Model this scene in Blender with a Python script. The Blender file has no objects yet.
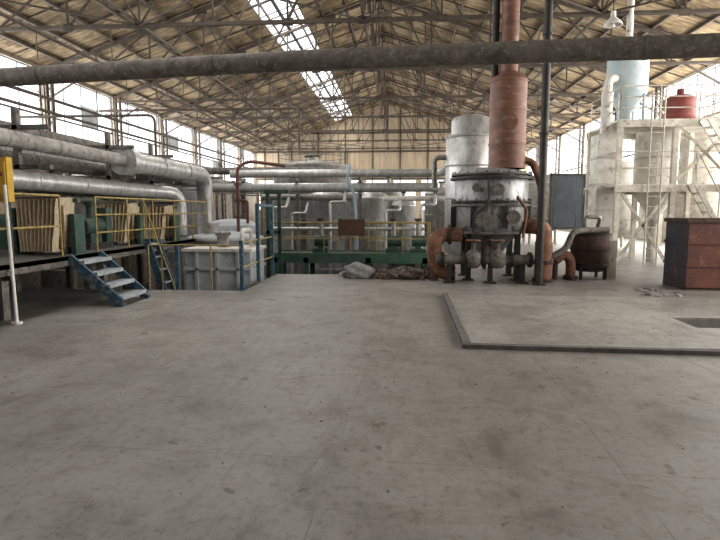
import bpy, math, random
from mathutils import Vector, Matrix
R=random.Random(7)
V=Vector

# ---------------------------------------------------------------- materials
def mat(name,c1,c2=None,scale=3.0,rough=0.7,metal=0.0,bump=0.15,c3=None,stretch=(1,1,1),lo=0.35,hi=0.65,detail=6,c3pos=0.62):
    m=bpy.data.materials.new(name); m.use_nodes=True
    nt=m.node_tree; n=nt.nodes; l=nt.links
    b=n["Principled BSDF"]; b.inputs["Roughness"].default_value=rough; b.inputs["Metallic"].default_value=metal
    if c2 is None: c2=tuple(x*0.75 for x in c1)
    tc=n.new("ShaderNodeTexCoord"); mp=n.new("ShaderNodeMapping"); mp.inputs["Scale"].default_value=stretch
    l.new(tc.outputs["Object"],mp.inputs["Vector"])
    nz=n.new("ShaderNodeTexNoise"); nz.inputs["Scale"].default_value=scale; nz.inputs["Detail"].default_value=detail; nz.inputs["Roughness"].default_value=0.65
    l.new(mp.outputs[0],nz.inputs["Vector"])
    cr=n.new("ShaderNodeValToRGB"); e=cr.color_ramp.elements
    e[0].position=lo; e[0].color=(*c1,1); e[1].position=hi; e[1].color=(*c2,1)
    l.new(nz.outputs["Fac"],cr.inputs[0]); out=cr.outputs[0]
    if c3:
        n2=n.new("ShaderNodeTexNoise"); n2.inputs["Scale"].default_value=scale*2.7; n2.inputs["Detail"].default_value=8; n2.inputs["Roughness"].default_value=0.7
        l.new(mp.outputs[0],n2.inputs["Vector"])
        r2=n.new("ShaderNodeValToRGB"); r2.color_ramp.elements[0].position=c3pos-0.09; r2.color_ramp.elements[1].position=c3pos+.01
        l.new(n2.outputs["Fac"],r2.inputs[0])
        mx=n.new("ShaderNodeMixRGB"); l.new(r2.outputs[0],mx.inputs[0]); l.new(out,mx.inputs[1]); mx.inputs[2].default_value=(*c3,1); out=mx.outputs[0]
    l.new(out,b.inputs["Base Color"])
    if bump:
        bp=n.new("ShaderNodeBump"); bp.inputs["Strength"].default_value=bump; bp.inputs["Distance"].default_value=0.02
        l.new(nz.outputs["Fac"],bp.inputs["Height"]); l.new(bp.outputs[0],b.inputs["Normal"])
    return m

silver=mat("aluminium_cladding",(0.58,0.57,0.55),(0.36,0.355,0.34),4,0.42,0.45,0.3,c3=(0.20,0.175,0.145),c3pos=0.66,stretch=(1.5,1.5,.6))
silver2=mat("dusty_cladding",(0.40,0.38,0.35),(0.22,0.21,0.19),3,0.6,0.25,0.3,c3=(0.13,0.105,0.08),c3pos=0.63)
greypipe=mat("grey_lagging",(0.22,0.20,0.175),(0.11,0.10,0.087),5,0.75,0.1,0.5,c3=(0.075,0.058,0.045),c3pos=0.6)
oldpipe=mat("dirty_overhead_pipe",(0.22,0.195,0.165),(0.11,0.095,0.08),5,0.7,0.1,0.6,c3=(0.28,0.255,0.215),c3pos=0.62)
steel=mat("roof_steel",(0.115,0.09,0.067),(0.063,0.05,0.04),3,0.8,0.1,0.1)
darksteel=mat("dark_steel",(0.055,0.05,0.045),(0.028,0.025,0.023),5,0.6,0.3,0.2,c3=(0.09,0.06,0.04))
frame=mat("window_frame_steel",(0.13,0.13,0.13),(0.08,0.08,0.08),5,0.8)
rust=mat("orange_rust",(0.27,0.125,0.075),(0.14,0.07,0.045),5,0.85,0.0,0.5,c3=(0.31,0.21,0.15),c3pos=0.62)
rustcol=mat("chimney_rust_paint",(0.22,0.105,0.066),(0.13,0.066,0.046),2.0,0.6,0.1,0.25,c3=(0.26,0.175,0.13),stretch=(.6,.6,1.8),c3pos=0.64)
rustdark=mat("dark_rust",(0.10,0.055,0.042),(0.045,0.032,0.028),3,0.8,0,0.4,c3=(0.15,0.078,0.053))
peeled=mat("peeling_vessel",(0.46,0.455,0.44),(0.26,0.255,0.245),2.5,0.5,0.35,0.35,c3=(0.085,0.075,0.065),stretch=(1.6,1.6,.7),c3pos=0.62)
yellow=mat("yellow_paint",(0.46,0.35,0.11),(0.27,0.195,0.07),7,0.6,0,0.1,c3=(0.14,0.09,0.055),c3pos=0.62)
green=mat("green_paint",(0.035,0.09,0.065),(0.023,0.055,0.042),3,0.6,0,0.2,c3=(0.10,0.09,0.065),c3pos=0.60)
brightgreen=mat("walkway_green",(0.065,0.17,0.11),(0.045,0.11,0.075),3,0.6,0,0.2,c3=(0.14,0.13,0.10),c3pos=0.60)
blue=mat("blue_paint",(0.04,0.105,0.155),(0.025,0.065,0.10),5,0.55,0,0.2,c3=(0.22,0.22,0.21),c3pos=0.62)
paleblue=mat("pale_grey_tank",(0.48,0.50,0.52),(0.34,0.35,0.36),2.0,0.6,0,0.2,c3=(0.22,0.195,0.165),c3pos=0.67)
white=mat("dusty_white_paint",(0.78,0.75,0.69),(0.56,0.53,0.475),2.0,0.7,0,0.2,c3=(0.30,0.24,0.18),c3pos=0.66)
cream=mat("cream_paint",(0.66,0.62,0.54),(0.45,0.41,0.34),3,0.7,0,0.2,c3=(0.22,0.17,0.12),c3pos=0.66)
cyan=mat("pale_cyan_tank",(0.50,0.58,0.60),(0.40,0.47,0.49),2,0.6,0,0.2,c3=(0.58,0.58,0.56),c3pos=0.60)
red=mat("red_paint",(0.32,0.09,0.075),(0.21,0.065,0.055),4,0.6)
cloth=mat("filter_cloth",(0.56,0.455,0.32),(0.38,0.30,0.20),7,0.95,0,0.5,c3=(0.64,0.57,0.46),stretch=(3,3,0.6))
clothshade=mat("filter_cloth_shade",(0.16,0.11,0.06),(0.10,0.07,0.04),7,0.95,0,0.2)  # darkened copy of the cloth colour, painted shade between pleats
sackm=mat("woven_sack",(0.36,0.355,0.345),(0.23,0.225,0.215),9,0.9,0,0.6)
debrism=mat("rubble",(0.21,0.168,0.132),(0.10,0.078,0.06),12,0.95,0,0.6)
woodm=mat("brown_board",(0.17,0.095,0.06),(0.11,0.06,0.04),5,0.9,0,0.2)
treadm=mat("worn_tread",(0.42,0.45,0.46),(0.26,0.28,0.29),6,0.6,0.2,0.2)
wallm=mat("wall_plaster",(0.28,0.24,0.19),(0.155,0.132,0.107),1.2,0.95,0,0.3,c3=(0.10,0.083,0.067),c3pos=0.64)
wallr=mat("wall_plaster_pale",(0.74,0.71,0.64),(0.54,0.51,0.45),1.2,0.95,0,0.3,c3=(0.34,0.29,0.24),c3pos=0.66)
gablem=mat("gable_boards",(0.44,0.36,0.265),(0.29,0.23,0.16),0.8,0.95,0,0.3,stretch=(5,1,0.4))
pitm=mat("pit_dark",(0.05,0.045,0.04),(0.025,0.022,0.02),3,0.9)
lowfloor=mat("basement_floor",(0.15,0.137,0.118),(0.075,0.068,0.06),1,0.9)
deckm=mat("deck_plate",(0.13,0.122,0.108),(0.065,0.06,0.052),3,0.7,0.2,0.3)
tarpm=mat("blue_grey_sheet",(0.26,0.30,0.33),(0.18,0.21,0.235),2,0.7,0,0.3)
panem=mat("dirty_pane",(0.5,0.52,0.52),(0.3,0.32,0.33),2,0.5)

def floor_mat(name,base,dark,joint):
    m=bpy.data.materials.new(name); m.use_nodes=True
    nt=m.node_tree; n=nt.nodes; l=nt.links; b=n["Principled BSDF"]
    g=n.new("ShaderNodeNewGeometry")
    def noise(sc,det,ro=0.6,dist=0):
        z=n.new("ShaderNodeTexNoise"); z.inputs["Scale"].default_value=sc; z.inputs["Detail"].default_value=det; z.inputs["Roughness"].default_value=ro; z.inputs["Distortion"].default_value=dist
        l.new(g.outputs["Position"],z.inputs["Vector"]); return z
    def ramp(src,p0,c0,p1,c1):
        r=n.new("ShaderNodeValToRGB"); e=r.color_ramp.elements; e[0].position=p0;e[0].color=(*c0,1);e[1].position=p1;e[1].color=(*c1,1); l.new(src,r.inputs[0]); return r
    def mul(a,c,f=1.0):
        x=n.new("ShaderNodeMixRGB"); x.blend_type='MULTIPLY'; x.inputs[0].default_value=f; l.new(a,x.inputs[1]); l.new(c,x.inputs[2]); return x.outputs[0]
    n1=noise(0.4,9,0.64,0.5); c=ramp(n1.outputs["Fac"],0.36,dark,0.64,base).outputs[0]
    n2=noise(2.2,10,0.70,0.3); c=mul(c,ramp(n2.outputs["Fac"],0.32,(0.66,0.64,0.61),0.54,(1,1,1)).outputs[0],0.7)
    n3=noise(16,8,0.75,.3); c=mul(c,ramp(n3.outputs["Fac"],0.36,(0.55,0.53,0.50),0.48,(1,1,1)).outputs[0],0.6)
    n4=noise(0.9,10,0.76,1.0); c=mul(c,ramp(n4.outputs["Fac"],0.38,(0.56,0.53,0.49),0.50,(1,1,1)).outputs[0],0.5)
    n6=noise(5,4,0.55,0.2); c=mul(c,ramp(n6.outputs["Fac"],0.29,(0.38,0.36,0.34),0.34,(1,1,1)).outputs[0],0.7)
    mp=n.new("ShaderNodeMapping"); mp.inputs["Scale"].default_value=(3.2,0.7,1); mp.inputs["Rotation"].default_value=(0,0,-0.5); l.new(g.outputs["Position"],mp.inputs["Vector"])
    n5=n.new("ShaderNodeTexNoise"); n5.inputs["Scale"].default_value=1.7; n5.inputs["Detail"].default_value=9; n5.inputs["Roughness"].default_value=.7; n5.inputs["Distortion"].default_value=1.5; l.new(mp.outputs[0],n5.inputs["Vector"])
    c=mul(c,ramp(n5.outputs["Fac"],0.37,(0.70,0.675,0.64),0.47,(1,1,1)).outputs[0],0.45)
    mb=n.new("ShaderNodeMapping"); mb.inputs["Location"].default_value=(0.55,0.3,0); mb.inputs["Rotation"].default_value=(0,0,0.04); l.new(g.outputs["Position"],mb.inputs["Vector"])
    br=n.new("ShaderNodeTexBrick"); br.offset=0.0; br.inputs["Scale"].default_value=1.0
    br.inputs["Brick Width"].default_value=joint; br.inputs["Row Height"].default_value=joint; br.inputs["Mortar Size"].default_value=0.008; br.inputs["Mortar Smooth"].default_value=0.8
    br.inputs["Color1"].default_value=(1,1,1,1); br.inputs["Color2"].default_value=(0.95,0.95,0.95,1); br.inputs["Mortar"].default_value=(0.6,0.58,0.55,1)
    l.new(mb.outputs[0],br.inputs["Vector"]); 
    jm=mul(c,br.outputs["Color"],0.75)
    fade=n.new("ShaderNodeMixRGB"); l.new(ramp(n4.outputs["Fac"],0.40,(0,0,0),0.55,(1,1,1)).outputs[0],fade.inputs[0]); l.new(c,fade.inputs[1]); l.new(jm,fade.inputs[2])
    l.new(fade.outputs[0],b.inputs["Base Color"])
    rr=n.new("ShaderNodeMapRange"); rr.inputs["To Min"].default_value=0.36; rr.inputs["To Max"].default_value=0.72
    l.new(n1.outputs["Fac"],rr.inputs["Value"]); l.new(rr.outputs[0],b.inputs["Roughness"])
    bp=n.new("ShaderNodeBump"); bp.inputs["Strength"].default_value=0.35; bp.inputs["Distance"].default_value=0.01
    l.new(n2.outputs["Fac"],bp.inputs["Height"]); l.new(bp.outputs[0],b.inputs["Normal"])
    return m
concrete=floor_mat("dusty_concrete",(0.315,0.298,0.27),(0.225,0.212,0.192),1.8)
concrete2=floor_mat("pale_slab_concrete",(0.37,0.352,0.32),(0.285,0.27,0.245),1.15)
curbm=mat("curb_concrete",(0.16,0.15,0.137),(0.09,0.084,0.076),8,0.9,0,0.4)

def roof_mat():
    m=bpy.data.materials.new("reed_and_board_roof"); m.use_nodes=True
    nt=m.node_tree; n=nt.nodes; l=nt.links; b=n["Principled BSDF"]; b.inputs["Roughness"].default_value=0.95
    g=n.new("ShaderNodeNewGeometry")
    mp=n.new("ShaderNodeMapping"); mp.inputs["Scale"].default_value=(0.5,5,0.5); l.new(g.outputs["Position"],mp.inputs["Vector"])
    z=n.new("ShaderNodeTexNoise"); z.inputs["Scale"].default_value=2; z.inputs["Detail"].default_value=6; l.new(mp.outputs[0],z.inputs["Vector"])
    r=n.new("ShaderNodeValToRGB"); e=r.color_ramp.elements; e[0].position=0.35; e[0].color=(0.19,0.132,0.075,1); e[1].position=0.65; e[1].color=(0.46,0.36,0.22,1); l.new(z.outputs["Fac"],r.inputs[0])
    z2=n.new("ShaderNodeTexNoise"); z2.inputs["Scale"].default_value=0.45; z2.inputs["Detail"].default_value=8; z2.inputs["Roughness"].default_value=0.7; l.new(g.outputs["Position"],z2.inputs["Vector"])
    r2=n.new("ShaderNodeValToRGB"); e=r2.color_ramp.elements; e[0].position=0.40; e[0].color=(0.32,0.28,0.24,1); e[1].position=0.58; e[1].color=(1,1,1,1); l.new(z2.outputs["Fac"],r2.inputs[0])
    x=n.new("ShaderNodeMixRGB"); x.blend_type='MULTIPLY'; x.inputs[0].default_value=1; l.new(r.outputs[0],x.inputs[1]); l.new(r2.outputs[0],x.inputs[2])
    l.new(x.outputs[0],b.inputs["Base Color"]); return m
roofm=roof_mat()

# ---------------------------------------------------------------- mesh builder
class B:
    def __init__(s,name): s.name=name; s.v=[]; s.f=[]; s.fm=[]; s.sm=[]; s.mats=[]
    def mi(s,m):
        if m not in s.mats: s.mats.append(m)
        return s.mats.index(m)
    def add(s,vs,fs,m,smooth=False):
        o=len(s.v); k=s.mi(m); s.v+= [tuple(v) for v in vs]
        for f in fs: s.f.append([o+i for i in f]); s.fm.append(k); s.sm.append(smooth)
    def box(s,c,size,m,rot=None):
        x,y,z=[d/2 for d in size]; vs=[V((a*x,b*y,d*z)) for a in(-1,1) for b in(-1,1) for d in(-1,1)]
        if rot: 
            M=Matrix.Rotation(rot[2],3,'Z')@Matrix.Rotation(rot[1],3,'Y')@Matrix.Rotation(rot[0],3,'X'); vs=[M@v for v in vs]
        c=V(c); s.add([v+c for v in vs],[(0,1,3,2),(4,6,7,5),(0,4,5,1),(2,3,7,6),(0,2,6,4),(1,5,7,3)],m); return s
    def rect(s,x0,x1,y0,y1,z0,z1,m): return s.box(((x0+x1)/2,(y0+y1)/2,(z0+z1)/2),(abs(x1-x0),abs(y1-y0),abs(z1-z0)),m)
    def fr(s,d):
        d=d.normalized(); u=V((0,0,1)) if abs(d.z)<0.95 else V((1,0,0)); a=d.cross(u).normalized(); b=a.cross(d).normalized(); return a,b
    def bar(s,p0,p1,w,h,m):
        p0=V(p0);p1=V(p1); a,b=s.fr(p1-p0); a=a*w/2; b=b*h/2
        vs=[p+i*a+j*b for p in(p0,p1) for i,j in((-1,-1),(1,-1),(1,1),(-1,1))]
        s.add(vs,[(3,2,1,0),(4,5,6,7),(0,1,5,4),(1,2,6,5),(2,3,7,6),(3,0,4,7)],m); return s
    def cyl(s,p0,p1,r,m,r2=None,seg=16):
        p0=V(p0);p1=V(p1); r2=r if r2 is None else r2; a,b=s.fr(p1-p0)
        vs=[]
        for p,rr in((p0,r),(p1,r2)):
            for i in range(seg):
                t=2*math.pi*i/seg; vs.append(p+(a*math.cos(t)+b*math.sin(t))*rr)
        s.add(vs,[(i,(i+1)%seg,seg+(i+1)%seg,seg+i) for i in range(seg)],m,True)
        s.add(vs[:seg],[tuple(range(seg-1,-1,-1))],m); s.add(vs[seg:],[tuple(range(seg))],m); return s
    def flange(s,p,d,r,m,t=0.04,seg=18):
        d=V(d).normalized(); p=V(p); s.cyl(p-d*t,p-d*t*0.12,r,m,seg=seg); s.cyl(p+d*t*0.12,p+d*t,r,m,seg=seg)
        a,b=s.fr(d)
        for i in range(8):
            q=p+(a*math.cos(i*math.pi/4)+b*math.sin(i*math.pi/4))*r*0.86; s.cyl(q-d*t*1.7,q+d*t*1.7,max(r*0.06,0.01),m,seg=6)
        return s
    def tube(s,pts,r,m,bend=None,seg=12):
        pts=[V(p) for p in pts]; bend=bend if bend else r*2.2; path=[pts[0]]
        for i in range(1,len(pts)-1):
            p=pts[i]; a=(pts[i-1]-p); b=(pts[i+1]-p); k=min(bend,a.length*0.49,b.length*0.49)
            A=p+a.normalized()*k; C=p+b.normalized()*k
            for j in range(7):
                t=j/6; path.append(A*(1-t)**2+p*2*t*(1-t)+C*t*t)
        path.append(pts[-1]); vs=[]; n=len(path)
        d=(path[1]-path[0]); a,b=s.fr(d)
        for i,p in enumerate(path):
            d=(path[min(i+1,n-1)]-path[max(i-1,0)]).normalized()
            a=(a-d*a.dot(d)).normalized(); b=d.cross(a)
            for k in range(seg):
                t=2*math.pi*k/seg; vs.append(p+(a*math.cos(t)+b*math.sin(t))*r)
        fs=[(i*seg+k,i*seg+(k+1)%seg,(i+1)*seg+(k+1)%seg,(i+1)*seg+k) for i in range(n-1) for k in range(seg)]
        s.add(vs,fs,m,True); s.add(vs[:seg],[tuple(range(seg-1,-1,-1))],m); s.add(vs[-seg:],[tuple(range(seg))],m); return s
    def lathe(s,c,prof,m,seg=36,smooth=True):
        c=V(c); vs=[c+V((r*math.cos(2*math.pi*i/seg),r*math.sin(2*math.pi*i/seg),z)) for r,z in prof for i in range(seg)]
        fs=[(j*seg+i,j*seg+(i+1)%seg,(j+1)*seg+(i+1)%seg,(j+1)*seg+i) for j in range(len(prof)-1) for i in range(seg)]
        s.add(vs,fs,m,smooth); return s
    def done(s):
        me=bpy.data.meshes.new(s.name); 
        xs=[v[0] for v in s.v]; ys=[v[1] for v in s.v]; zs=[v[2] for v in s.v]
        c=V(((min(xs)+max(xs))/2,(min(ys)+max(ys))/2,min(zs)))
        me.from_pydata([tuple(V(v)-c) for v in s.v],[],s.f)
        for m in s.mats: me.materials.append(m)
        me.polygons.foreach_set("material_index",s.fm); me.polygons.foreach_set("use_smooth",s.sm); me.update()
        o=bpy.data.objects.new(s.name,me); o.location=c; bpy.context.scene.collection.objects.link(o); return o
def dome(r,h,z,n=6):
    return [(r*math.cos(t*math.pi/2/n),z+h*math.sin(t*math.pi/2/n)) for t in range(n+1)]

XL,XR,XC=-16.0,13.6,-1.2; ZE,ZR=8.0,13.0; Y0,Y1=-12.0,60.0
def roofz(x): return ZE+(ZR-ZE)*((x-XL)/(XC-XL) if x<XC else (XR-x)/(XR-XC))

# ---------------------------------------------------------------- floor
f=B("floor")
PX0,PX1,PY0,PY1=4.0,5.4,7.45,8.15
for a in [(XL,XR,Y0,PY0),(XL,PX0,PY0,PY1),(PX1,XR,PY0,PY1),(XL,XR,PY1,10.5),(-3.1,XR,10.5,13.4),(1.0,XR,13.4,Y1)]:
    f.rect(a[0],a[1],a[2],a[3],-0.35,0,concrete)
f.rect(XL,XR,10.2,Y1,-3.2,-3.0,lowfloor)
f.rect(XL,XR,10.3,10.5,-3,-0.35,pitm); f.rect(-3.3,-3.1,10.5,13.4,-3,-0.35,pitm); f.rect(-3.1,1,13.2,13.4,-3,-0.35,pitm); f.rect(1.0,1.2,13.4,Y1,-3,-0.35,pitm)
f.rect(PX0-.1,PX1+.1,PY0-.1,PY1+.1,-0.5,-0.36,lowfloor)
f.done()
s=B("floor_plinth_slab")
for a in [(0.86,PX0,6.3,10.1),(PX0,PX1,6.2,PY0),(PX0,PX1,PY1,10.1),(PX1,6.8,6.2,10.1)]:
    s.rect(a[0],a[1],a[2],a[3],0.0,0.03,concrete2)
s.done()
c=B("trim_1")
c.bar((0.86,10.15,0.022),(0.80,6.28,0.022),0.09,0.06,curbm); c.bar((0.74,6.26,0.022),(6.9,6.0,0.022),0.09,0.06,curbm)
c.done()

# ---------------------------------------------------------------- walls
def side_wall(name,x,xo,z0,z1,m):
    w=B(name); a,b=min(x,xo),max(x,xo)
    w.rect(a,b,Y0,Y1,-3.2,z0,m); w.rect(a,b,Y0,Y1,z1,ZE+0.1,m)
    y=Y0
    while y<=Y1: w.rect(a,b,y-0.12,y+0.12,z0,z1,m); y+=6
    w.done()
WL=(3.9,7.85); WR=(1.9,7.85)
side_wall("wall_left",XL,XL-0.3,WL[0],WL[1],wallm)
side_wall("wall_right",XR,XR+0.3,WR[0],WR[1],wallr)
g=B("wall_back")
g.add([(XL,Y1,5.0),(XR,Y1,5.0),(XR,Y1,ZE),(XC,Y1,ZR),(XL,Y1,ZE),(XL,Y1+.3,5.0),(XR,Y1+.3,5.0),(XR,Y1+.3,ZE),(XC,Y1+.3,ZR),(XL,Y1+.3,ZE)],
      [(0,1,2,3,4),(9,8,7,6,5),(0,5,6,1),(1,6,7,2),(2,7,8,3),(3,8,9,4),(4,9,5,0)],gablem)
g.rect(XL,XR,Y1,Y1+.3,-3.2,1.6,gablem)
for i in range(-16,14,3): g.rect(i-.3,i+.3,Y1,Y1+.3,1.6,5.0,gablem)
for i in range(-15,14,3): g.rect(i-.06,i+.06,Y1-.1,Y1,-1,roofz(i)-.2,steel)
for z in(5.05,8,10): g.rect(XL+ (0 if z<=8 else 6.2),XR-(0 if z<=8 else 6.2),Y1-.1,Y1,z-.1,z+.1,steel)
g.done()
g=B("wall_front")
g.rect(XL,-2.5,Y0-.3,Y0,-.35,ZE,wallm); g.rect(2.5,XR,Y0-.3,Y0,-.35,ZE,wallm); g.rect(-2.5,2.5,Y0-.3,Y0,3.5,ZE,wallm)  # unseen gate opening, added to let sky light onto the floor
g.add([(XL,Y0,ZE),(XR,Y0,ZE),(XC,Y0,ZR)],[(0,1,2)],wallm); g.done()

wn=1
for x,zz,sd in ((XL-.15,WL,1),(XR+.15,WR,-1)):
    y=Y0
    while y<Y1-1:
        w=B("window_%d"%wn); wn+=1
        ya,yb=y+.12,y+5.88; z0,z1=zz
        n=4
        for i in range(n+1):
            yy=ya+(yb-ya)*i/n; t=0.07 if i in(0,n) else 0.03
            w.rect(x-.02,x+.02,yy-t/2,yy+t/2,z0,z1,frame)
        k=4
        for j in range(k+1):
            zc=z0+(z1-z0)*j/k; t=.08 if j in(0,2,k) else .03
            w.rect(x-.02,x+.02,ya,yb,zc-t/2,zc+t/2,frame)
        for i in range(n):
            for j in range(k):
                if R.random()<0.05:
                    w.rect(x-.01,x+.01,ya+(yb-ya)*i/n+.03,ya+(yb-ya)*(i+1)/n-.03,z0+(z1-z0)*j/k+.03,z0+(z1-z0)*(j+1)/k-.03,panem)
        w.done(); y+=6
w=B("window_%d"%wn)
for i in range(-16,14,1): w.rect(i-.03,i+.03,Y1+.1,Y1+.16,1.6,5.0,frame)
for z in(1.65,2.7,3.8,4.95): w.rect(XL,XR,Y1+.1,Y1+.16,z-.04,z+.04,frame)
w.done()

# ---------------------------------------------------------------- roof
SK0,SK1=-7.0,-5.1
r=B("ceiling")
def strip(xa,xb,ya,yb):
    za,zb=roofz(xa),roofz(xb)
    vs=[(xa,ya,za),(xb,ya,zb),(xb,yb,zb),(xa,yb,za),(xa,ya,za+.12),(xb,ya,zb+.12),(xb,yb,zb+.12),(xa,yb,za+.12)]
    r.add(vs,[(0,1,2,3),(7,6,5,4),(0,4,5,1),(1,5,6,2),(2,6,7,3),(3,7,4,0)],roofm)
strip(XL-.3,SK0,Y0,Y1); strip(SK1,XC,Y0,Y1); strip(XC,XR+.3,Y0,Y1)
strip(SK0,SK1,Y0,-4); strip(SK0,SK1,59,Y1)
r.done()
p=B("roof_purlins")
for i in range(13):
    for x in (XC-.5-1.22*i,XC+.5+1.22*i):
        if XL+.2<x<XR-.2:
            z=roofz(x)-.06; p.bar((x,Y0,z),(x,Y1,z),.08,.11,steel)
y=Y0
while y<Y1:
    for xa,xb in((XL,XC),(XC,XR)):
        p.bar((xa,y,roofz(xa)-.03),(xb,y,roofz(xb)-.03),.05,.05,steel)
    y+=2
p.done()
sk=B("window_roof_skylight")
y=-4
while y<=59:
    t=.14 if (y%6)==2 else .04
    sk.bar((SK0,y,roofz(SK0)+.02),(SK1,y,roofz(SK1)+.02),t,.05,frame); y+=1.5
for q in (0,.5,1):
    x=SK0+(SK1-SK0)*q; sk.bar((x,-4,roofz(x)+.03),(x,59,roofz(x)+.03),.07 if q!=.5 else .18,.06,frame)
sk.done()

def truss(y):
    t=B("roof_truss"); N=12
    X=[XL+(XC-XL)*i/6 for i in range(7)]+[XC+(XR-XC)*i/6 for i in range(1,7)]
    top=[V((x,y,roofz(x)-.2)) for x in X]; zb=ZE-.35
    top[0].z=top[-1].z=zb+.2
    bot=[V((x,y,zb)) for x in X]
    for i in range(N):
        for o in(-.05,.05):
            t.bar(top[i]+V((0,o,0)),top[i+1]+V((0,o,0)),.04,.13,steel)
            t.bar(bot[i]+V((0,o,0)),bot[i+1]+V((0,o,0)),.04,.11,steel)
    for i in range(1,N): t.bar(bot[i],top[i],.06,.06,steel)
    for i in range(1,6): t.bar(bot[i],top[i+1],.06,.06,steel)
    for i in range(7,12): t.bar(bot[i],top[i-1],.06,.06,steel)
    for i in range(1,N):
        t.box(bot[i],(.36,.03,.24),steel); t.box(top[i]-V((0,0,.08)),(.32,.03,.24),steel)
    for x in (XL+.2,XR-.2):
        zf=-3 if (x<0 and y>10.5) else 0
        for dx in(-.12,.12): t.rect(x+dx-.035,x+dx+.035,y-.1,y+.1,zf,zb+.3,steel)
        z=zf+.3
        while z<zb-.5: t.bar((x-.12,y,z),(x+.12,y,z+.5),.04,.04,steel); t.bar((x+.12,y,z+.5),(x-.12,y,z+1),.04,.04,steel); z+=1
        sg=1 if x<0 else -1
        t.bar((x,y,zb-1.0),(x+sg*1.8,y,zb),.07,.07,steel)
    t.done()
ys=[-6+6*i for i in range(11)]
for y in ys: truss(y)
b=B("roof_sway_bracing")
for i in range(len(ys)-1):
    ya,yb=ys[i],ys[i+1]
    for x in (XC,):
        zt=roofz(x)-.35; zb=ZE-.3
        b.bar((x,ya,zt),(x,yb,zb),.05,.05,steel); b.bar((x,ya,zb),(x,yb,zt),.05,.05,steel); b.bar((x,ya,zb),(x,yb,zb),.07,.07,steel)
    for x in (XC-7.4,XC+7.4):
        if i%2: b.bar((x,ya,roofz(x)-.35),(x,yb,ZE-.3),.05,.05,steel)
        b.bar((x,ya,ZE-.3),(x,yb,ZE-.3),.07,.07,steel)
    if i%3==0:
        for xa,xb in((XL,XC-7.4),(XC-7.4,XC),(XC,XC+7.4),(XC+7.4,XR)):
            b.bar((xa,ya,ZE-.35),(xb,yb,ZE-.35),.05,.05,steel); b.bar((xb,ya,ZE-.35),(xa,yb,ZE-.35),.05,.05,steel)
b.done()

# ---------------------------------------------------------------- big overhead pipe
o=B("overhead_pipe")
o.tube([(-8.0,8.35,3.62),(-1.5,7.45,3.6),(0.35,7.22,3.57),(6.2,6.5,3.46)],.133,oldpipe,seg=20)
for x,y,z in ((-5.4,7.99,3.61),(-2.6,7.6,3.603),(.35,7.22,3.57),(2.9,6.906,3.525)):
    d=V((1,-.13,0)); q=V((x,y,z)); o.cyl(q-d*.03,q+d*.03,.141,oldpipe,seg=20)
o.cyl((5.9,6.55,0),(5.9,6.55,3.45),.05,darksteel); o.cyl((-7.6,8.3,.84),(-7.6,8.3,3.6),.05,darksteel)
o.done()

# ---------------------------------------------------------------- evaporator
e=B("evaporator_vessel"); c=(2.13,13.0,0); r_=.84; ex=c[0]
e.lathe(c,[(0,.62),(.3,.62),(.45,.85),(.62,1.02),(r_,1.12),(r_,2.35),(r_-.03,2.38)]+[( .84*math.cos(t), 2.38+.22*math.sin(t)) for t in (0.2,.5,.8,1.1,1.3,1.57)],peeled,40)
for z,rr,th,mm in((1.1,.92,.05,greypipe),(1.72,.93,.05,greypipe),(1.80,.93,.04,darksteel),(2.33,.95,.05,darksteel),(2.42,.92,.04,greypipe)):
    e.cyl((c[0],c[1],z-th/2),(c[0],c[1],z+th/2),rr,mm,seg=40)
for i in range(24):
    t=i*math.pi/12
    for z in(1.76,2.38): e.cyl((c[0]+.89*math.cos(t),c[1]+.89*math.sin(t),z-.08),(c[0]+.89*math.cos(t),c[1]+.89*math.sin(t),z+.1),.018,darksteel,seg=6)
for i in range(8):
    t=i*math.pi/4+.2; e.bar((c[0]+.9*math.cos(t),c[1]+.9*math.sin(t),1.2),(c[0]+.9*math.cos(t),c[1]+.9*math.sin(t),1.68),.04,.12,darksteel)
for px,z,rr in((-.35,1.42,.17),(.35,1.45,.15),(0,2.05,.13),(-.45,2.1,.1)):
    yy=13-math.sqrt(max(0,r_**2-px**2)); e.cyl((ex+px,yy+.1,z),(ex+px,yy-.13,z),rr*.75,peeled); e.flange((ex+px,yy-.15,z),(0,1,0),rr,greypipe,.025)
for dx,dy in((-.55,-.45),(.55,-.45),(-.55,.45),(.55,.45)): 
    e.rect(c[0]+dx-.06,c[0]+dx+.06,c[1]+dy-.06,c[1]+dy+.06,0,1.2,darksteel); e.rect(c[0]+dx-.12,c[0]+dx+.12,c[1]+dy-.12,c[1]+dy+.12,0,.03,darksteel)
e.tube([(ex-.5,12.15,1.1),(ex-.5,12.05,1.5),(ex-.2,12.0,1.75),(ex-.2,12.1,2.3)],.03,darksteel)
e.tube([(ex+.6,12.25,1.0),(ex+.65,12.15,1.6),(ex+.4,12.0,1.9)],.03,rust)
e.done()

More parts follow.
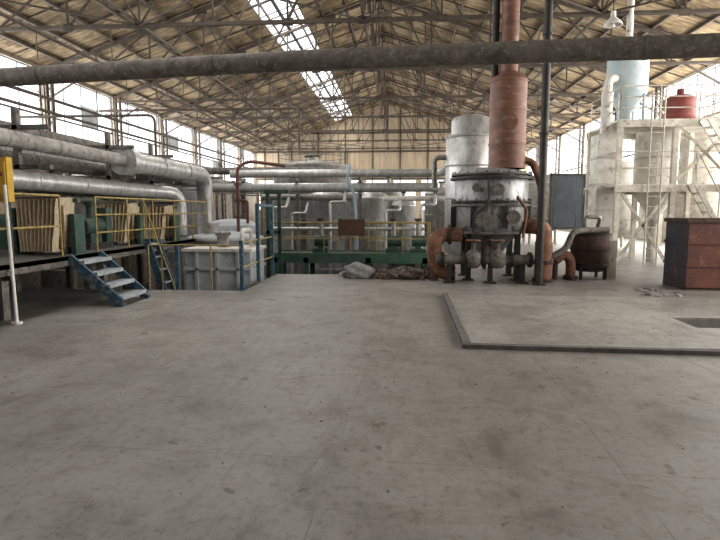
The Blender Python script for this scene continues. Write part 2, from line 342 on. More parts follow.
e=B("chimney_stack"); cx,cy=2.44,12.85
e.cyl((cx,cy,2.55),(cx,cy,4.5),.41,rustcol,seg=32); e.lathe((cx,cy,0),[(.41,4.5),(.38,4.58),(.22,4.66),(.2,4.7)],rustcol)
e.cyl((cx,cy,4.66),(cx,cy,11.5),.195,rustcol,seg=24)
for z in(2.57,3.1,3.85,4.48): e.cyl((cx,cy,z-.02),(cx,cy,z+.02),.425,rustcol,seg=32)
for z in(5.0,6.4,7.8): e.cyl((cx,cy,z-.03),(cx,cy,z+.03),.23,rustcol,seg=24)
e.cyl((cx-.05,cy-.36,3.55),(cx-.05,cy-.46,3.55),.14,rustcol); e.flange((cx-.05,cy-.46,3.55),(0,1,0),.18,rustcol,.02)
e.cyl((cx-.3,cy+.1,4.4),(cx-.3,cy+.1,11.4),.08,darksteel)
e.tube([(cx+.3,cy,2.78),(cx+.58,cy-.05,2.7),(cx+.76,cy-.2,2.2),(cx+.78,cy-.3,1.38)],.085,rust,bend=.25)
e.done()

e=B("condenser_tank"); c=(1.86,14.7,0)
e.lathe(c,[(0,.3),(.45,.3),(.66,.55),(.66,3.5),(.62,3.55),(.52,3.57),(.52,3.92)]+dome(.52,.18,3.92),silver,40)
for z in(.9,1.9,2.75,3.5): e.cyl((c[0],c[1],z-.02),(c[0],c[1],z+.02),.68,silver2,seg=40)
for i in range(3):
    t=i*2.09+.4; e.cyl((c[0]+.5*math.cos(t),c[1]+.5*math.sin(t),0),(c[0]+.5*math.cos(t),c[1]+.5*math.sin(t),.6),.05,darksteel)
e.tube([(c[0]-.6,c[1],3.0),(c[0]-.95,c[1],3.0),(c[0]-.95,c[1],2.2)],.07,silver2)
e.done()

e=B("rusty_elbow_pipe")
e.tube([(1.4,12.55,1.05),(.92,12.45,1.05),(.80,12.4,.9),(.80,12.4,.42),(.94,12.38,.2),(1.22,12.38,.17)],.165,rust,bend=.2,seg=18)
e.flange((1.22,12.38,.2),(1,0,0),.2,rustdark,.03); e.flange((1.14,12.5,1.05),(1,0,0),.23,rustdark,.03)
e.cyl((.80,12.4,0),(.80,12.4,.3),.1,rustdark)
e.done()
e=B("manifold_pipe")
e.cyl((.80,12.05,.52),(2.92,12.05,.52),.11,greypipe,seg=18)
for x in(.95,1.4,1.85,2.45,2.85): e.flange((x,12.05,.52),(1,0,0),.17,darksteel,.03)
for x in(1.62,2.15): 
    e.lathe((x,12.05,0),[(.0,.32),(.12,.34),(.2,.45),(.2,.6),(.1,.72),(.05,.74),(.05,.95),(0,.95)],greypipe,16)
    e.lathe((x,12.05,0),[(.03,.93),(.16,.93),(.16,.96),(.03,.96)],rust,16)
for x in(1.1,2.0,2.7): e.rect(x-.05,x+.05,12.0,12.1,0,.45,darksteel); e.rect(x-.12,x+.12,11.9,12.2,0,.03,darksteel)
e.tube([(1.9,12.05,.52),(1.9,12.15,.85),(2.0,12.45,.95)],.09,rustdark)
e.done()
e=B("rusty_riser_pipe")
e.cyl((3.22,12.35,0),(3.22,12.35,.9),.19,rust,seg=22); e.tube([(3.22,12.35,.85),(3.22,12.35,1.2),(3.0,12.5,1.25),(2.75,12.62,1.25)],.17,rust,bend=.22,seg=18)
e.lathe((3.1,12.37,0),[(.0,1.06),(.2,1.12),(.25,1.2),(.2,1.32),(0,1.38)],rust,20)
e.flange((3.22,12.35,.45),(0,0,1),.23,rustdark,.03); e.flange((3.22,12.35,.04),(0,0,1),.23,rustdark,.03)
e.tube([(3.35,12.3,.55),(3.7,12.3,.75),(3.85,12.4,1.12),(4.15,12.6,1.15),(4.75,12.75,1.15)],.07,greypipe)
e.done()
e=B("small_rusty_elbow"); e.tube([(3.6,12.75,.45),(3.8,12.75,.62),(3.95,12.75,.45),(3.95,12.75,0)],.11,rust,bend=.12,seg=14); e.flange((3.95,12.75,.06),(0,0,1),.16,rustdark,.03)
e.cyl((3.6,12.75,.45),(3.6,12.75,0),.06,rustdark); e.done()
e=B("steel_column"); e.cyl((3.0,11.8,0),(3.0,11.8,roofz(3.0)-.15),.08,darksteel,seg=14); e.rect(2.88,3.12,11.68,11.92,0,.03,darksteel)
for z in(3.2,5.2,7.2): e.cyl((3.0,11.8,z-.03),(3.0,11.8,z+.03),.105,darksteel)
e.done()

e=B("receiver_tank"); c=(4.48,13.1,0)
e.lathe(c,[(0,.18),(.3,.18),(.42,.3),(.43,1.05),(.38,1.1)]+dome(.38,.1,1.1),rustdark,30)
for z in(.35,.7,1.05): e.cyl((c[0],c[1],z-.02),(c[0],c[1],z+.02),.45,darksteel,seg=30)
for i in range(4):
    t=i*1.57+.78; e.rect(c[0]+.38*math.cos(t)-.03,c[0]+.38*math.cos(t)+.03,c[1]+.38*math.sin(t)-.03,c[1]+.38*math.sin(t)+.03,0,.5,darksteel)
e.tube([(4.35,13.1,1.15),(4.35,13.1,1.45),(4.7,13.1,1.45),(4.7,13.3,1.15)],.05,silver2)
e.rect(4.85,5.05,12.95,13.15,0,.9,cream)
e.done()

redrust=mat("tank_red_rust",(0.17,0.062,0.042),(0.08,0.038,0.03),1.6,.75,0,.4,c3=(0.21,0.10,0.06),c3pos=.63)
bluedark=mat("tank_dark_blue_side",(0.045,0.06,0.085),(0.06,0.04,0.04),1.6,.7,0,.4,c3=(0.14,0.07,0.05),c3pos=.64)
e=B("rusty_open_tank"); a0,a1,b0,b1,h=5.74,8.3,11.2,12.15,1.42
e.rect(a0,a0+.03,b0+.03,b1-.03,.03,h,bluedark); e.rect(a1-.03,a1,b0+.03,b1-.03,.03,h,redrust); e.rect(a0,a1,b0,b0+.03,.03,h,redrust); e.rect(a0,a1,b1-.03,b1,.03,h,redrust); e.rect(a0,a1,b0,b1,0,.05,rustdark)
for q in(b0-.03,b1-.02): e.rect(a0-.04,a1+.04,q,q+.05,h-.06,h+.02,rustdark)
for q in(a0-.03,a1-.02): e.rect(q,q+.05,b0,b1,h-.06,h+.02,rustdark)
for z in(.5,.95): e.rect(a0-.025,a1+.025,b0-.025,b0,z-.025,z+.025,redrust); e.rect(a0-.025,a0,b0,b1,z-.025,z+.025,bluedark)
for x in(a0+.85,a0+1.7,a1-.05): e.rect(x-.02,x+.04,b0-.035,b0,.0,h,rustdark)
e.done()

# ---------------------------------------------------------------- right tower
t=B("process_platform_tower")
X0,X1,YA,YB=6.35,9.6,16.5,19.0
for x in(X0,7.9,X1):
    for y in(YA,YB): t.rect(x-.07,x+.07,y-.07,y+.07,0,4.2,cream)
for z in(2.35,4.2):
    t.rect(X0-.1,X1+.1,YA-.1,YB+.1,z-.06,z,white)
    for y in(YA-.1,YB+.1): t.bar((X0-.1,y,z-.12),(X1+.1,y,z-.12),.06,.2,cream)
def rail(b,pts,z0,h,m,r=.018,mids=(.5,),step=1.1):
    for i in range(len(pts)-1):
        a=V((*pts[i],z0)); c_=V((*pts[i+1],z0)); L=(c_-a).length; n=max(1,round(L/step))
        for k in range(n+1):
            q=a+(c_-a)*k/n; b.cyl(q,q+V((0,0,h)),r,m,seg=8)
        for q in (1.0,)+tuple(mids): b.cyl(a+V((0,0,h*q)),c_+V((0,0,h*q)),r,m,seg=8)
rail(t,[(X0,YB),(X0,YA),(X1,YA),(X1,YB)],4.2,.95,cream,mids=(.35,.68))
rail(t,[(X0,YB),(X0,YA),(X1,YA)],2.35,.95,cream,mids=(.5,))
t.bar((X0,YA,0),(7.9,YA,2.3),.06,.08,cream); t.bar((7.9,YA,0),(X0,YA,2.3),.06,.08,cream); t.bar((7.9,YA,2.4),(X1,YA,4.1),.06,.08,cream); t.bar((X1,YA,2.4),(7.9,YA,4.1),.05,.06,cream)
for y in(15.95,16.35): t.bar((9.9,y,2.1),(8.5,y,4.15),.05,.14,white)
for i in range(1,9): t.box((9.9-1.4*i/9,16.15,2.1+2.05*i/9),(.18,.4,.03),cream)
for y in(16.0,16.35): t.bar((9.6,y,0),(8.3,y,2.35),.05,.12,cream)
for i in range(1,9): t.box((9.6-1.3*i/9,16.18,2.35*i/9),(.18,.36,.03),cream)
t.cyl((9.6,16.0,.9),(8.3,16.0,3.25),.022,cream,seg=8)
for q in(0,.5,1): t.cyl((9.6-1.3*q,16,2.35*q),(9.6-1.3*q,16,2.35*q+.9),.02,cream,seg=8)
for x in(7.1,7.45): t.cyl((x,16.25,0),(x,16.25,5.0),.025,cream,seg=8)
for i in range(16): t.cyl((7.1,16.25,.3*i+.2),(7.45,16.25,.3*i+.2),.015,cream,seg=6)
t.done()
t=B("white_silo"); c=(7.95,17.7,0)
t.lathe(c,[(0,1.2),(.18,1.2),(.18,1.4),(.58,2.1),(.6,2.2),(.6,4.1),(.56,4.15)]+dome(.56,.15,4.15),white,32)
for z in(2.3,3.2,4.0): t.cyl((c[0],c[1],z-.02),(c[0],c[1],z+.02),.63,cream,seg=32)
t.cyl((c[0],c[1],0),(c[0],c[1],1.2),.14,cream); t.done()
t=B("cyan_hopper_tank"); c=(7.05,18.0,0)
t.lathe(c,[(0,4.3),(.15,4.3),(.15,4.6),(.58,5.2),(.6,5.3),(.6,6.4),(.54,6.5)]+dome(.54,.2,6.5),cyan,32)
for i in range(4):
    a=i*1.57+.78; t.cyl((c[0]+.54*math.cos(a),c[1]+.54*math.sin(a),4.2),(c[0]+.54*math.cos(a),c[1]+.54*math.sin(a),5.4),.04,cyan)
t.cyl((c[0],c[1],6.6),(c[0],c[1],8.4),.1,white); t.done()
t=B("red_drum_blower"); c=(8.35,17.3,0)
t.lathe(c,[(0,4.2),(.4,4.2),(.4,4.25)],darksteel,24); t.lathe(c,[(.36,4.25),(.44,4.3),(.44,4.5),(.4,4.55),(.44,4.6),(.44,4.9),(.3,5.0),(.1,5.04),(.1,5.2),(0,5.2)],red,28); t.done()
t=B("white_duct_casing"); t.rect(6.0,6.65,17.2,17.9,0,3.9,white)
for z in(.8,1.6,2.4,3.2): t.rect(5.97,6.68,17.17,17.93,z-.03,z+.03,cream)
t.cyl((6.3,17.5,3.9),(6.3,17.5,5.2),.17,white); t.tube([(6.3,17.5,5.1),(6.3,17.5,5.6),(7.0,17.9,5.65)],.13,white,bend=.3); t.done()
t=B("sheet_metal_screen"); t.rect(5.5,6.8,20.5,20.55,.9,2.9,tarpm)
for x in(5.5,6.8): t.rect(x-.04,x+.04,20.42,20.5,0,2.95,greypipe)
for z in(.95,2.9): t.rect(5.5,6.8,20.42,20.5,z-.03,z+.03,greypipe)
for i in range(12): t.rect(5.56+.1*i,5.60+.1*i,20.48,20.5,.98,2.87,tarpm)
t.done()
for k,(x,y,rr,h) in enumerate([(11.0,15.2,.7,3.0),(10.9,21,.8,4.2),(9.2,24,.9,3.4),(6.8,27,1.0,3.0),(4.6,24,.7,2.6)]):
    t=B("storage_tank"); t.lathe((x,y,0),[(0,.5),(rr*.5,.5),(rr,.9),(rr,h),(rr*.95,h+.05)]+dome(rr*.95,.25,h+.05),[white,cream,white,silver2,silver2][k],30)
    for i in range(4):
        a=i*1.57+.78; t.cyl((x+rr*.85*math.cos(a),y+rr*.85*math.sin(a),0),(x+rr*.85*math.cos(a),y+rr*.85*math.sin(a),1.1),.06,cream)
    for z in(1.2,h*.6,h-.1): t.cyl((x,y,z-.02),(x,y,z+.02),rr+.02,cream,seg=30)
    t.tube([(x,y,h+.2),(x,y,h+.8),(x-1.2,y,h+.8),(x-1.2,y,h-.8)],.08,cream); t.done()
t=B("cream_pipe_rack")
for y in(14.6,19.8,26): 
    for x in(12.0,13.0): t.rect(x-.07,x+.07,y-.07,y+.07,0,5.2,cream)
    t.rect(11.9,13.1,y-.07,y+.07,3.2,3.35,cream); t.rect(11.9,13.1,y-.07,y+.07,5.0,5.2,cream)
for x,z in((12.2,3.45),(12.6,3.5),(12.2,5.3),(12.8,5.3)): t.cyl((x,12,z),(x,30,z),.09,white)
t.done()

# ---------------------------------------------------------------- left deck + stairs
ZD=.84; DX=-5.5
d=B("steel_deck_platform")
d.rect(-12,DX,5.0,15.5,ZD-.07,ZD,deckm)
d.rect(DX-.06,DX,5.0,15.5,ZD-.16,ZD+.0,greypipe)
for y in(5.2,7.4,10.1,12.6,15.3):
    for x in(DX-.3,-7.6,-9.8,-11.8):
        zf=0 if y<10.4 else -3
        d.rect(x-.07,x+.07,y-.07,y+.07,zf,ZD-.07,greypipe)
    d.rect(-12,DX-.1,y-.06,y+.06,ZD-.25,ZD-.07,darksteel)
rail(d,[(DX-.08,5.1),(DX-.08,8.55)],ZD,1.0,yellow,mids=(.5,),step=1.7)
rail(d,[(DX-.08,9.6),(DX-.08,15.4)],ZD,1.0,yellow,mids=(.35,.68),step=1.1)
d.done()
st=B("steel_stairs"); sx=DX
for y in(8.6,9.5):
    st.bar((sx+.0,y,ZD-.03),(sx+.85,y,0.07),.05,.15,blue)
    st.rect(sx+.76,sx+.92,y-.05,y+.05,0,.06,blue)
for i in range(4):
    x=sx+.11+.21*i; z=ZD-.08-.2*i; st.rect(x-.13,x+.13,8.62,9.48,z-.03,z,treadm); st.rect(x+.11,x+.14,8.62,9.48,z-.06,z+.005,treadm)
st.done()
st=B("white_post"); st.cyl((-5.40,7.15,0),(-5.44,7.15,1.95),.024,white,seg=10); st.cyl((-5.40,7.15,0),(-5.40,7.15,.03),.07,white); st.done()
st=B("yellow_control_box"); yb_=mat("control_box_yellow",(0.60,0.39,0.06),(0.48,0.30,0.05),4); st.rect(-5.60,-5.47,7.25,7.37,1.72,2.34,yb_); st.rect(-5.58,-5.49,7.23,7.25,1.78,2.28,yb_); st.cyl((-5.53,7.21,2.1),(-5.53,7.25,2.1),.025,red,seg=10); st.rect(-5.555,-5.515,7.3,7.35,ZD,1.72,darksteel); st.done()

def press(x0,x1,y,z0,n,h=1.0,depth=1.0):
    b=B("filter_press")
    b.rect(x0-.16,x0-.06,y-.05,y+depth,z0,z0+h*.8,green); b.rect(x1+.04,x1+.12,y+.2,y+depth,z0,z0+h*.7,green)
    b.rect(x0-.1,x1+.1,y+.35,y+.45,z0+h*.9,z0+h*.97,green)
    b.rect(x0,x1,y+.05,y+.1,z0+.1,z0+h*.9,clothshade)  # dark backing sheet, shade painted into the gaps of the cloth
    for i in range(n):
        q=i/(n-1); xt=x0+(x1-x0)*q; lean=(q-.2)*.16; w=(x1-x0)/n*.36
        for k in range(5):
            za=z0+.06+(h-.08)*k/5; zb=z0+.06+(h-.08)*(k+1)/5
            xa=xt-lean*(1-k/5)+.008*math.sin(2*k+i); xb=xt-lean*(1-(k+1)/5)+.008*math.sin(2*(k+1)+i)
            ww=w*(1.12-.06*k)
            vs=[(xa-ww,y-.03,za),(xa,y-.09,za),(xa+ww,y-.03,za),(xb-ww,y-.03,zb),(xb,y-.09,zb),(xb+ww,y-.03,zb)]
            vs+=[(v[0],v[1]+depth*.9,v[2]) for v in vs]
            b.add(vs,[(0,1,4,3),(1,2,5,4),(3,4,5,11,10,9),(0,6,7,8,2,1),(0,3,9,6),(2,8,11,5),(6,9,10,7),(7,10,11,8)],cloth)
    b.cyl((x0-.1,y-.12,z0+h*.98),(x1+.1,y-.12,z0+h*.98),.02,greypipe)
    for q in (.1,.9): b.rect(x0+(x1-x0)*q-.04,x0+(x1-x0)*q+.04,y+.1,y+depth-.1,z0,z0+.12,darksteel)
    b.done()
press(-6.46,-5.74,8.8,ZD,10,1.0,.5)
press(-6.6,-5.95,11.6,ZD,8,.95,.5)
press(-6.25,-5.75,13.0,ZD,6,.9,.5)
press(-8.9,-7.9,9.6,ZD,11,.98,1.2)
press(-9.6,-8.6,12.6,ZD,11,1.0,1.2)
for (x,y,w,h) in [(-7.35,8.2,.45,1.15),(-7.35,10.6,.5,1.1),(-6.15,10.3,.4,.9),(-7.9,14.2,.8,1.1),(-10.5,11,.9,1.3),(-9.1,8.0,.6,1.2)]:
    b=B("green_pump_unit"); b.rect(x-w/2,x+w/2,y-.3,y+.5,ZD,ZD+.12,darksteel)
    b.cyl((x,y-.3,ZD+.45),(x,y+.5,ZD+.45),w*.42,green,seg=20); b.flange((x,y-.3,ZD+.45),(0,1,0),w*.46,darksteel,.03)
    b.rect(x-w*.25,x+w*.25,y-.1,y+.3,ZD+.1,ZD+.45,green); b.cyl((x,y+.1,ZD+.4),(x,y+.1,ZD+h),w*.2,green); b.flange((x,y+.1,ZD+h),(0,0,1),w*.28,green,.03)
    b.rect(x-w*.45,x+w*.45,y+.35,y+.55,ZD,ZD+h*.9,green)
    b.done()

def longpipe(name,pts,r,m,fl=None,mf=None,bend=None):
    b=B(name); b.tube(pts,r,m,bend=bend,seg=20)
    for i in range(len(pts)-1):
        a,c_=V(pts[i]),V(pts[i+1]); L=(c_-a).length; n=int(L/(fl or 1.4))
        for k in range(1,n): 
            q=a+(c_-a)*k/n; dd=(c_-a).normalized(); b.cyl(q-dd*.02,q+dd*.02,r*1.06,mf or m,seg=20)
    b.done()
longpipe("insulated_pipe",[(-6.8,2,2.9),(-6.8,13.2,2.82)],.15,silver2)
longpipe("insulated_pipe",[(-6.8,13.2,2.82),(-6.8,18.6,2.82),(-6.8,18.6,-2.95)],.27,silver,bend=.6)
b=B("pipe_reducer_flange"); b.cyl((-6.8,13.0,2.82),(-6.8,13.3,2.82),.36,silver,seg=24); b.cyl((-6.8,13.3,2.82),(-6.8,13.6,2.82),.3,silver,seg=24); b.done()
longpipe("insulated_pipe",[(-6.9,2,2.2),(-6.9,14.5,2.12),(-6.3,15.2,2.1),(-6.3,15.2,.9)],.18,silver,bend=.4)
longpipe("insulated_pipe",[(-7.7,2,2.62),(-7.7,20,2.62)],.15,greypipe)
longpipe("insulated_pipe",[(-8.5,2,3.35),(-8.5,24,3.35),(-3.5,24,3.35)],.16,greypipe,bend=.6)
longpipe("insulated_pipe",[(-7.4,2,2.0),(-7.4,16,2.0)],.09,greypipe)
longpipe("insulated_pipe",[(-9.4,2,3.0),(-9.4,30,3.0)],.22,silver2)
longpipe("insulated_pipe",[(-11.5,2,3.3),(-11.5,40,3.3)],.2,greypipe)
b=B("hung_service_pipes")
for x,z,r0 in((-12.2,5.0,.05),(-13.6,5.9,.06),(-9.6,6.3,.05)):
    b.cyl((x,0,z),(x,46,z),r0,steel,seg=10)
    for y in(6,12,18,24,30,36,42): b.cyl((x,y,z),(x,y,7.6),.018,steel,seg=6)
b.tube([(-15.2,21,5.3),(-9.6,21,5.3),(-9.6,21,3.0)],.05,steel,bend=.3)
b.tube([(-15.2,27,6.6),(-5.0,27,6.6),(-5.0,27,4.4)],.06,steel,bend=.3)
b.done()
r_=B("pipe_rack_frame")
for y in(6.2,9.8,13.0,15.3):
    for x in(-9.9,-7.15): r_.rect(x-.05,x+.05,y-.05,y+.05,ZD,3.5,greypipe)
    for z in(1.84,2.45,3.18): r_.rect(-10,-6.5,y-.05,y+.05,z-.08,z,greypipe)
r_.done()
r_=B("pipe_rack_frame")
for y in(19,24,29,35,40):
    for x in(-12,-9.0): r_.rect(x-.08,x+.08,y-.08,y+.08,-3,3.2,greypipe)
    for z in(2.76,3.1): r_.rect(-12.1,-8.0,y-.05,y+.05,z-.1,z,greypipe)
r_.done()

e=B("pit_guard_railing")
for x,y,h in((-3.17,10.62,1.0),(-3.17,11.9,1.75),(-3.17,13.25,1.8),(-4.5,10.62,.9)):
    e.rect(x-.035,x+.035,y-.035,y+.035,0 ,h,blue) 
for z in(.45,.95):
    e.cyl((-3.17,10.62,z),(-3.17,13.25,z),.016,yellow,seg=8)
e.cyl((-3.17,10.62,.9),(-5.1,10.62,.9),.016,yellow,seg=8)
for x in(-3.8,-5.1): e.cyl((x,10.62,0),(x,10.62,.9),.018,yellow,seg=8)
e.rect(-3.21,-3.13,11.9,13.25,1.68,1.75,blue)
e.done()
e=B("ladder_blue")
for y in(10.95,11.45): e.bar((-5.3,y,1.0),(-4.6,y,-1.2),.05,.14,blue)
for i in range(8): e.rect(-5.3+.088*i-.08,-5.3+.088*i+.08,10.97,11.43,.9-.275*i-.02,.9-.275*i,treadm)
e.cyl((-5.3,10.9,1.8),(-4.6,10.9,-.3),.018,yellow,seg=8); 
for q in(0,.5,1): e.cyl((-5.3+.7*q,10.9,1.0-2.2*q),(-5.3+.7*q,10.9,1.8-2.1*q),.018,yellow,seg=8)
e.bar((-4.6,10.95,-3),(-4.6,10.95,-1.1),.06,.06,blue); e.bar((-4.6,11.45,-3),(-4.6,11.45,-1.1),.06,.06,blue)
e.done()
e=B("white_trough_tank")
x0,x1,y0,y1,zt=-5.15,-3.55,12.6,13.9,.62
e.rect(x0,x1,y0,y1,-3,zt,paleblue); e.rect(x0-.06,x1+.06,y0-.06,y1+.06,zt,zt+.07,white)
for x in(x0+.3,x0+.8,x0+1.3): e.rect(x-.03,x+.03,y0-.05,y0,-3,zt,paleblue)
for z in(-.4,.2): e.rect(x0-.03,x1+.03,y0-.05,y1+.05,z-.03,z+.03,paleblue)
e.cyl((-4.4,13.2,zt+.07),(-4.4,13.2,zt+.4),.14,silver2); e.flange((-4.4,13.2,zt+.4),(0,0,1),.2,silver2,.03)
e.tube([(-3.8,12.8,zt+.05),(-3.8,12.8,zt+.5),(-3.8,13.6,zt+.5),(-3.8,13.6,zt+.05)],.05,white,bend=.15)
e.done()
e=B("settling_tank"); c=(-4.95,15.1,-3)
e.lathe(c,[(0,0),(1.0,0),(1.0,3.75),(1.06,3.78),(1.06,3.86),(.95,3.9),(.3,4.0),(0,4.0)],paleblue,40)
for z in(1,2,3,3.5): e.cyl((c[0],c[1],c[2]+z-.03),(c[0],c[1],c[2]+z+.03),1.03,paleblue,seg=40)
e.cyl((c[0]-.3,c[1]-.3,c[2]+3.95),(c[0]-.3,c[1]-.3,c[2]+4.25),.2,silver2)
e.done()
e=B("white_vessel"); c=(-5.5,17.6,-3); e.lathe(c,[(0,0),(.8,0),(.8,4.1),(.76,4.15)]+dome(.76,.18,4.15),paleblue,30); 
for z in(3,3.6): e.cyl((c[0],c[1],c[2]+z-.03),(c[0],c[1],c[2]+z+.03),.83,silver2,seg=30)
e.done()
mar=mat("maroon_pipe",(0.20,0.085,0.07),(0.13,0.055,0.045),4)
e=B("maroon_pipe"); mx=-5.0; e.tube([(-3.5,16.5,2.95),(mx+.35,16.5,3.1),(mx,16.5,2.9),(mx,16.5,-2.95)],.05,mar,bend=.25); 
for z in(1.4,1.9,2.4): e.flange((mx,16.5,z),(0,0,1),.1,mar,.03)
e.tube([(mx,16.5,1.9),(mx+.3,16.5,1.9),(mx+.3,16.5,1.2)],.045,mar); e.done()

# ---------------------------------------------------------------- central background
for (x,y,rr,zt,nm,m) in [(-4.5,28,2.0,4.0,"round_storage_tank",silver2),(-3.05,22.6,.85,2.3,"silver_process_tank",silver),(-1.1,22.6,.62,2.3,"silver_process_tank",silver),(-4.9,23.2,.6,2.2,"silver_process_tank",silver),(.15,22.9,.5,2.0,"silver_process_tank",silver),(1.0,26.5,.8,2.6,"silver_process_tank",silver),(-.6,29.5,.7,3.0,"silver_process_tank",silver),(-1.95,26.5,.65,2.6,"silver_process_tank",silver),(-7.0,33,1.4,3.2,"round_storage_tank",silver2),(-13.8,22,1.3,3.0,"round_storage_tank",silver2),(-13.8,32,1.5,3.4,"round_storage_tank",paleblue),(-6.6,42,1.5,3.2,"round_storage_tank",silver2),(-1.5,38,1.6,3.0,"round_storage_tank",silver2)]:
    if x>0.4: base=0; x=2.0
    else: base=-3
    e=B(nm); H_=zt-base; e.lathe((x,y,base),[(0,0),(rr,0),(rr,H_-.25),(rr*1.03,H_-.22),(rr*1.03,H_-.15)]+dome(rr*.95,.25,H_-.15),m,36)
    for z in(.5,1.4,2.2,3.4,4.2):
        if z<H_-.3: e.cyl((x,y,z+base-.03),(x,y,z+base+.03),rr+.02,silver2,seg=36)
    e.cyl((x,y,zt),(x,y,zt+.35),rr*.15,silver2); e.flange((x,y,zt+.35),(0,0,1),rr*.22,darksteel,.03)
    if rr>1.9: rail(e,[(x+1.8*math.cos(a*math.pi/6),y+1.8*math.sin(a*math.pi/6)) for a in range(13)],zt-.1,.8,greypipe,step=1)
    e.done()
longpipe("header_pipe",[(-6.3,20,2.95),(1.5,20,2.95),(1.5,16.0,2.95)],.15,silver,bend=.4)
longpipe("header_pipe",[(-7.1,20.3,2.45),(1.4,20.3,2.45)],.17,silver)
longpipe("header_pipe",[(-5.4,21,2.1),(-1.8,21,2.1),(-1.8,21,-2.95)],.12,silver2)
longpipe("header_pipe",[(-6.9,32,3.8),(4,32,3.8)],.2,silver2)
longpipe("header_pipe",[(-.6,20.8,2.05),(1.8,20.8,2.05)],.1,white)
e=B("pale_drop_pipes")
for x,z,w_ in((-4.6,1.7,.05),(-3.9,1.5,.045),(-2.5,1.9,.05),(-.5,1.6,.05),(.75,1.8,.06)):
    e.tube([(x,19.4,-3),(x,19.4,z),(x+.5,19.4,z),(x+.5,19.9,z+.35)],w_,silver,bend=.12)
e.cyl((-4.8,19.3,.95),(.9,19.3,.95),.06,silver)
e.done()
e=B("header_pipe_supports")
for x in(-6.0,-3.9,-1.5,1.3):
    e.rect(x-.06,x+.06,20.55,20.67,-3 if x<1 else 0,2.8,greypipe); e.rect(x-.06,x+.06,19.85,20.67,2.71,2.79,greypipe); e.rect(x-.06,x+.06,20.1,20.67,2.2,2.27,greypipe)
e.done()
lb=mat("light_blue_pipe",(0.32,0.40,0.46),(0.24,0.30,0.36),4)
e=B("light_blue_pipe"); e.tube([(-1.75,19,3.2),(-1.85,19,2.6),(-1.6,19,2.2),(-1.5,19,.3),(-1.5,19,-3)],.05,lb,bend=.2); e.done()
e=B("green_walkway")
e.rect(-4.1,.95,17.2,18.4,.12,.2,deckm); e.rect(-4.1,.95,17.1,17.2,-.08,.24,brightgreen); e.rect(-4.1,.95,18.4,18.5,-.08,.24,brightgreen)
for x in(-4.0,-3.0,-1.0,.8):
    for y in(17.15,18.45): e.rect(x-.08,x+.08,y-.05,y+.05,-3,.1,brightgreen)
rail(e,[(-4.1,17.15),(.95,17.15)],.2,1.0,yellow,r=.016,mids=(.5,),step=.9); rail(e,[(-4.1,18.45),(.95,18.45)],.2,1.0,yellow,r=.016,mids=(.5,),step=1.1)
e.done()
e=B("green_frame_posts")
for x in(-3.95,-3.6): e.rect(x-.05,x+.05,16.0,16.1,-3,2.2,green)
e.rect(-4.05,-3.3,15.95,16.15,2.1,2.2,green); e.rect(-4.0,-3.55,16.0,16.1,.9,1.0,green); e.done()
e=B("brown_notice_board"); e.rect(-1.95,-1.1,17.04,17.08,.8,1.32,woodm); e.rect(-1.9,-1.84,17.03,17.09,.78,1.35,woodm); e.rect(-1.2,-1.14,17.03,17.09,.78,1.35,woodm); e.done()
for x in(-2.6,-.2,.6):
    e=B("small_process_pump")
    e.rect(x-.25,x+.25,17.5,18.0,.2,.35,green); e.cyl((x-.2,17.75,.6),(x+.25,17.75,.6),.18,green); e.rect(x-.1,x+.1,17.65,17.85,.3,.5,green); e.cyl((x,17.75,.7),(x,17.75,1.3),.07,silver2); e.flange((x,17.75,1.3),(0,0,1),.12,darksteel,.03)
    e.done()
for x,y in ((3.4,30),(4.5,36)):
    e=B("pipe_gantry_column"); e.rect(x-.1,x+.1,y-.1,y+.1,0,4.5,steel); e.rect(x-.8,x+.8,y-.08,y+.08,4.4,4.6,steel); e.rect(x-.6,x+.6,y-.06,y+.06,2.9,3.05,steel); e.done()

for x,y,z in((5.45,15,6.35),):
    e=B("hanging_lamp"); e.cyl((x,y,z+.3),(x,y,roofz(x)-.2),.012,darksteel,seg=6)
    e.lathe((x,y,z),[(.06,.35),(.07,.2),(.2,.08),(.24,0),(.22,0),(.05,.2),(.0,.2)],white,20); e.lathe((x,y,z),[(0,-.06),(.05,-.03),(.05,.1),(0,.14)],white,10); e.done()

# ---------------------------------------------------------------- sack and rubble
def blob(name,c,sx,sy,sz,m,seed,amp=.14):
    rr=random.Random(seed); b=B(name); N,Mn=28,16; ph=[rr.uniform(0,6) for _ in range(6)]; vs=[]
    for j in range(Mn+1):
        for i in range(N):
            t=2*math.pi*i/N; p_=math.pi*j/Mn; d_=V((math.sin(p_)*math.cos(t),math.sin(p_)*math.sin(t),math.cos(p_)))
            k=1+amp*(math.sin(3*d_.x+ph[0])*math.sin(4*d_.y+ph[1])+.6*math.sin(7*d_.z+5*d_.x+ph[2])+.4*math.sin(11*d_.y+9*d_.x+ph[3]))
            z=d_.z*sz*k; z=max(z,-sz*.55)
            vs.append((c[0]+d_.x*sx*k,c[1]+d_.y*sy*k,c[2]+z+sz*.55))
    b.add(vs,[(j*N+i,(j+1)*N+i,(j+1)*N+(i+1)%N,j*N+(i+1)%N) for j in range(Mn) for i in range(N)],m,True); return b
b=blob("stuffed_sack",(-.98,12.75,0),.36,.25,.23,sackm,3)
b.tube([(-1.2,12.7,.1),(-1.35,12.65,.14),(-1.42,12.6,.06)],.04,sackm); b.done()
b=blob("rubble_heap",(.1,12.85,0),.62,.32,.15,debrism,8,.2)
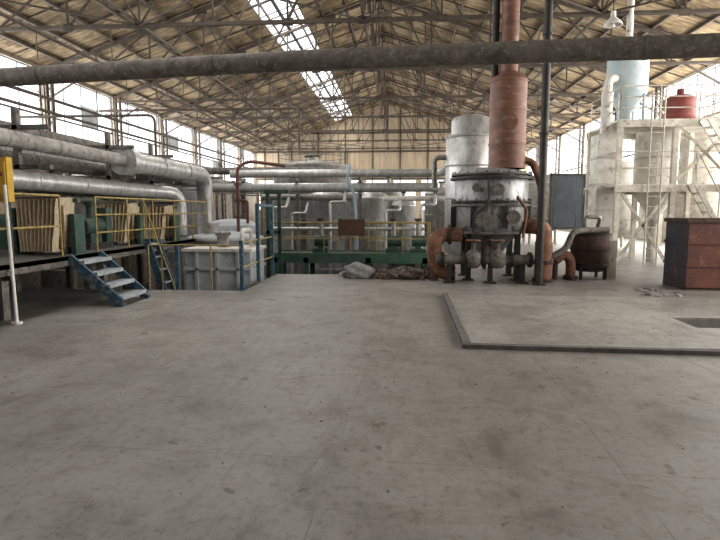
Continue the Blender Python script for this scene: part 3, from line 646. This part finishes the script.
for i in range(160):
    a=R.uniform(0,6.28); q=R.random()**.6; x=.1+.8*q*math.cos(a); y=12.8+.42*q*math.sin(a); z=.2*(1-q)+.03
    s_=R.uniform(.02,.09); b.box((x,y,z),(s_*R.uniform(.6,3.5),s_*.7,s_*R.uniform(.3,.8)),R.choice([debrism,debrism,woodm,greypipe,sackm]),(R.uniform(-.5,.5),R.uniform(-.6,.6),R.uniform(0,3)))
for i in range(12):
    x=R.uniform(-.4,.6); b.cyl((x,12.7,.12),(x+R.uniform(-.4,.4),12.6+R.uniform(0,.4),.12+R.uniform(.05,.25)),.012,woodm,seg=6)
b.done()
b=B("floor_debris")
for i in range(320):
    x=R.uniform(-4,6.5); y=R.uniform(2.5,13)
    if PX0-.15<x<PX1+.15 and PY0-.15<y<PY1+.15: continue
    if x<-3 and y>10.3: continue
    z=.03 if (x>.86 and 6.3<y<10.1) else 0
    s_=R.uniform(.003,.010); b.box((x,y,z+s_*.3),(s_*R.uniform(.8,2.5),s_,s_*.6),R.choice([debrism,curbm]),(0,0,R.uniform(0,3)))
for i in range(40):
    x=R.uniform(4.6,5.5); y=R.uniform(10.3,11.4); s_=R.uniform(.01,.05); b.box((x,y,s_*.3),(s_*2.5,s_,s_*.5),R.choice([debrism,sackm]),(0,0,R.uniform(0,3)))
for i in range(45):
    x=R.uniform(PX0+.1,PX1-.1); y=R.uniform(PY0+.1,PY1-.1); s_=R.uniform(.06,.2); b.box((x,y,-.33+s_*.4),(s_*2,s_,s_*.8),R.choice([debrism,sackm,woodm,greypipe]),(R.uniform(-.3,.3),R.uniform(-.3,.3),R.uniform(0,3)))
b.done()

# ---------------------------------------------------------------- light
sc=bpy.context.scene
w=bpy.data.worlds.new("overcast_sky"); sc.world=w; w.use_nodes=True
bg=w.node_tree.nodes["Background"]; bg.inputs[0].default_value=(0.96,0.98,1.0,1); bg.inputs[1].default_value=2.0
def area(name,loc,rot,sx,sy,rad,col):
    l=bpy.data.lights.new(name,'AREA'); l.shape='RECTANGLE'; l.size=sx; l.size_y=sy; l.color=col
    l.energy=rad*math.pi*sx*sy; o=bpy.data.objects.new(name,l); o.location=loc; o.rotation_euler=rot; sc.collection.objects.link(o)
H=math.pi/2
area("daylight_left",(XL-.6,31,(WL[0]+WL[1])/2),(0,-H,0),WL[1]-WL[0],58,10,(.97,.985,1))
area("daylight_right",(XR+.6,31,(WR[0]+WR[1])/2),(0,H,0),WR[1]-WR[0],58,12,(1,.985,.955))
sx=(SK0+SK1)/2; area("daylight_skylight",(sx,30,roofz(sx)+.6),(0,0,0),2.4,58,10,(1,.99,.97))
area("daylight_back",((XL+XR)/2,Y1+.8,3.3),(-H,0,0),29,3.4,10,(.98,.985,1))

cam=bpy.data.cameras.new("camera"); cam.lens=27; cam.sensor_width=36
co=bpy.data.objects.new("camera",cam); co.location=(0,0,1.6); co.rotation_euler=(math.radians(90-6.3),0,math.radians(4.2)); sc.collection.objects.link(co); sc.camera=co
sc.view_settings.view_transform='Standard'; sc.view_settings.exposure=0.08; sc.view_settings.gamma=0.88
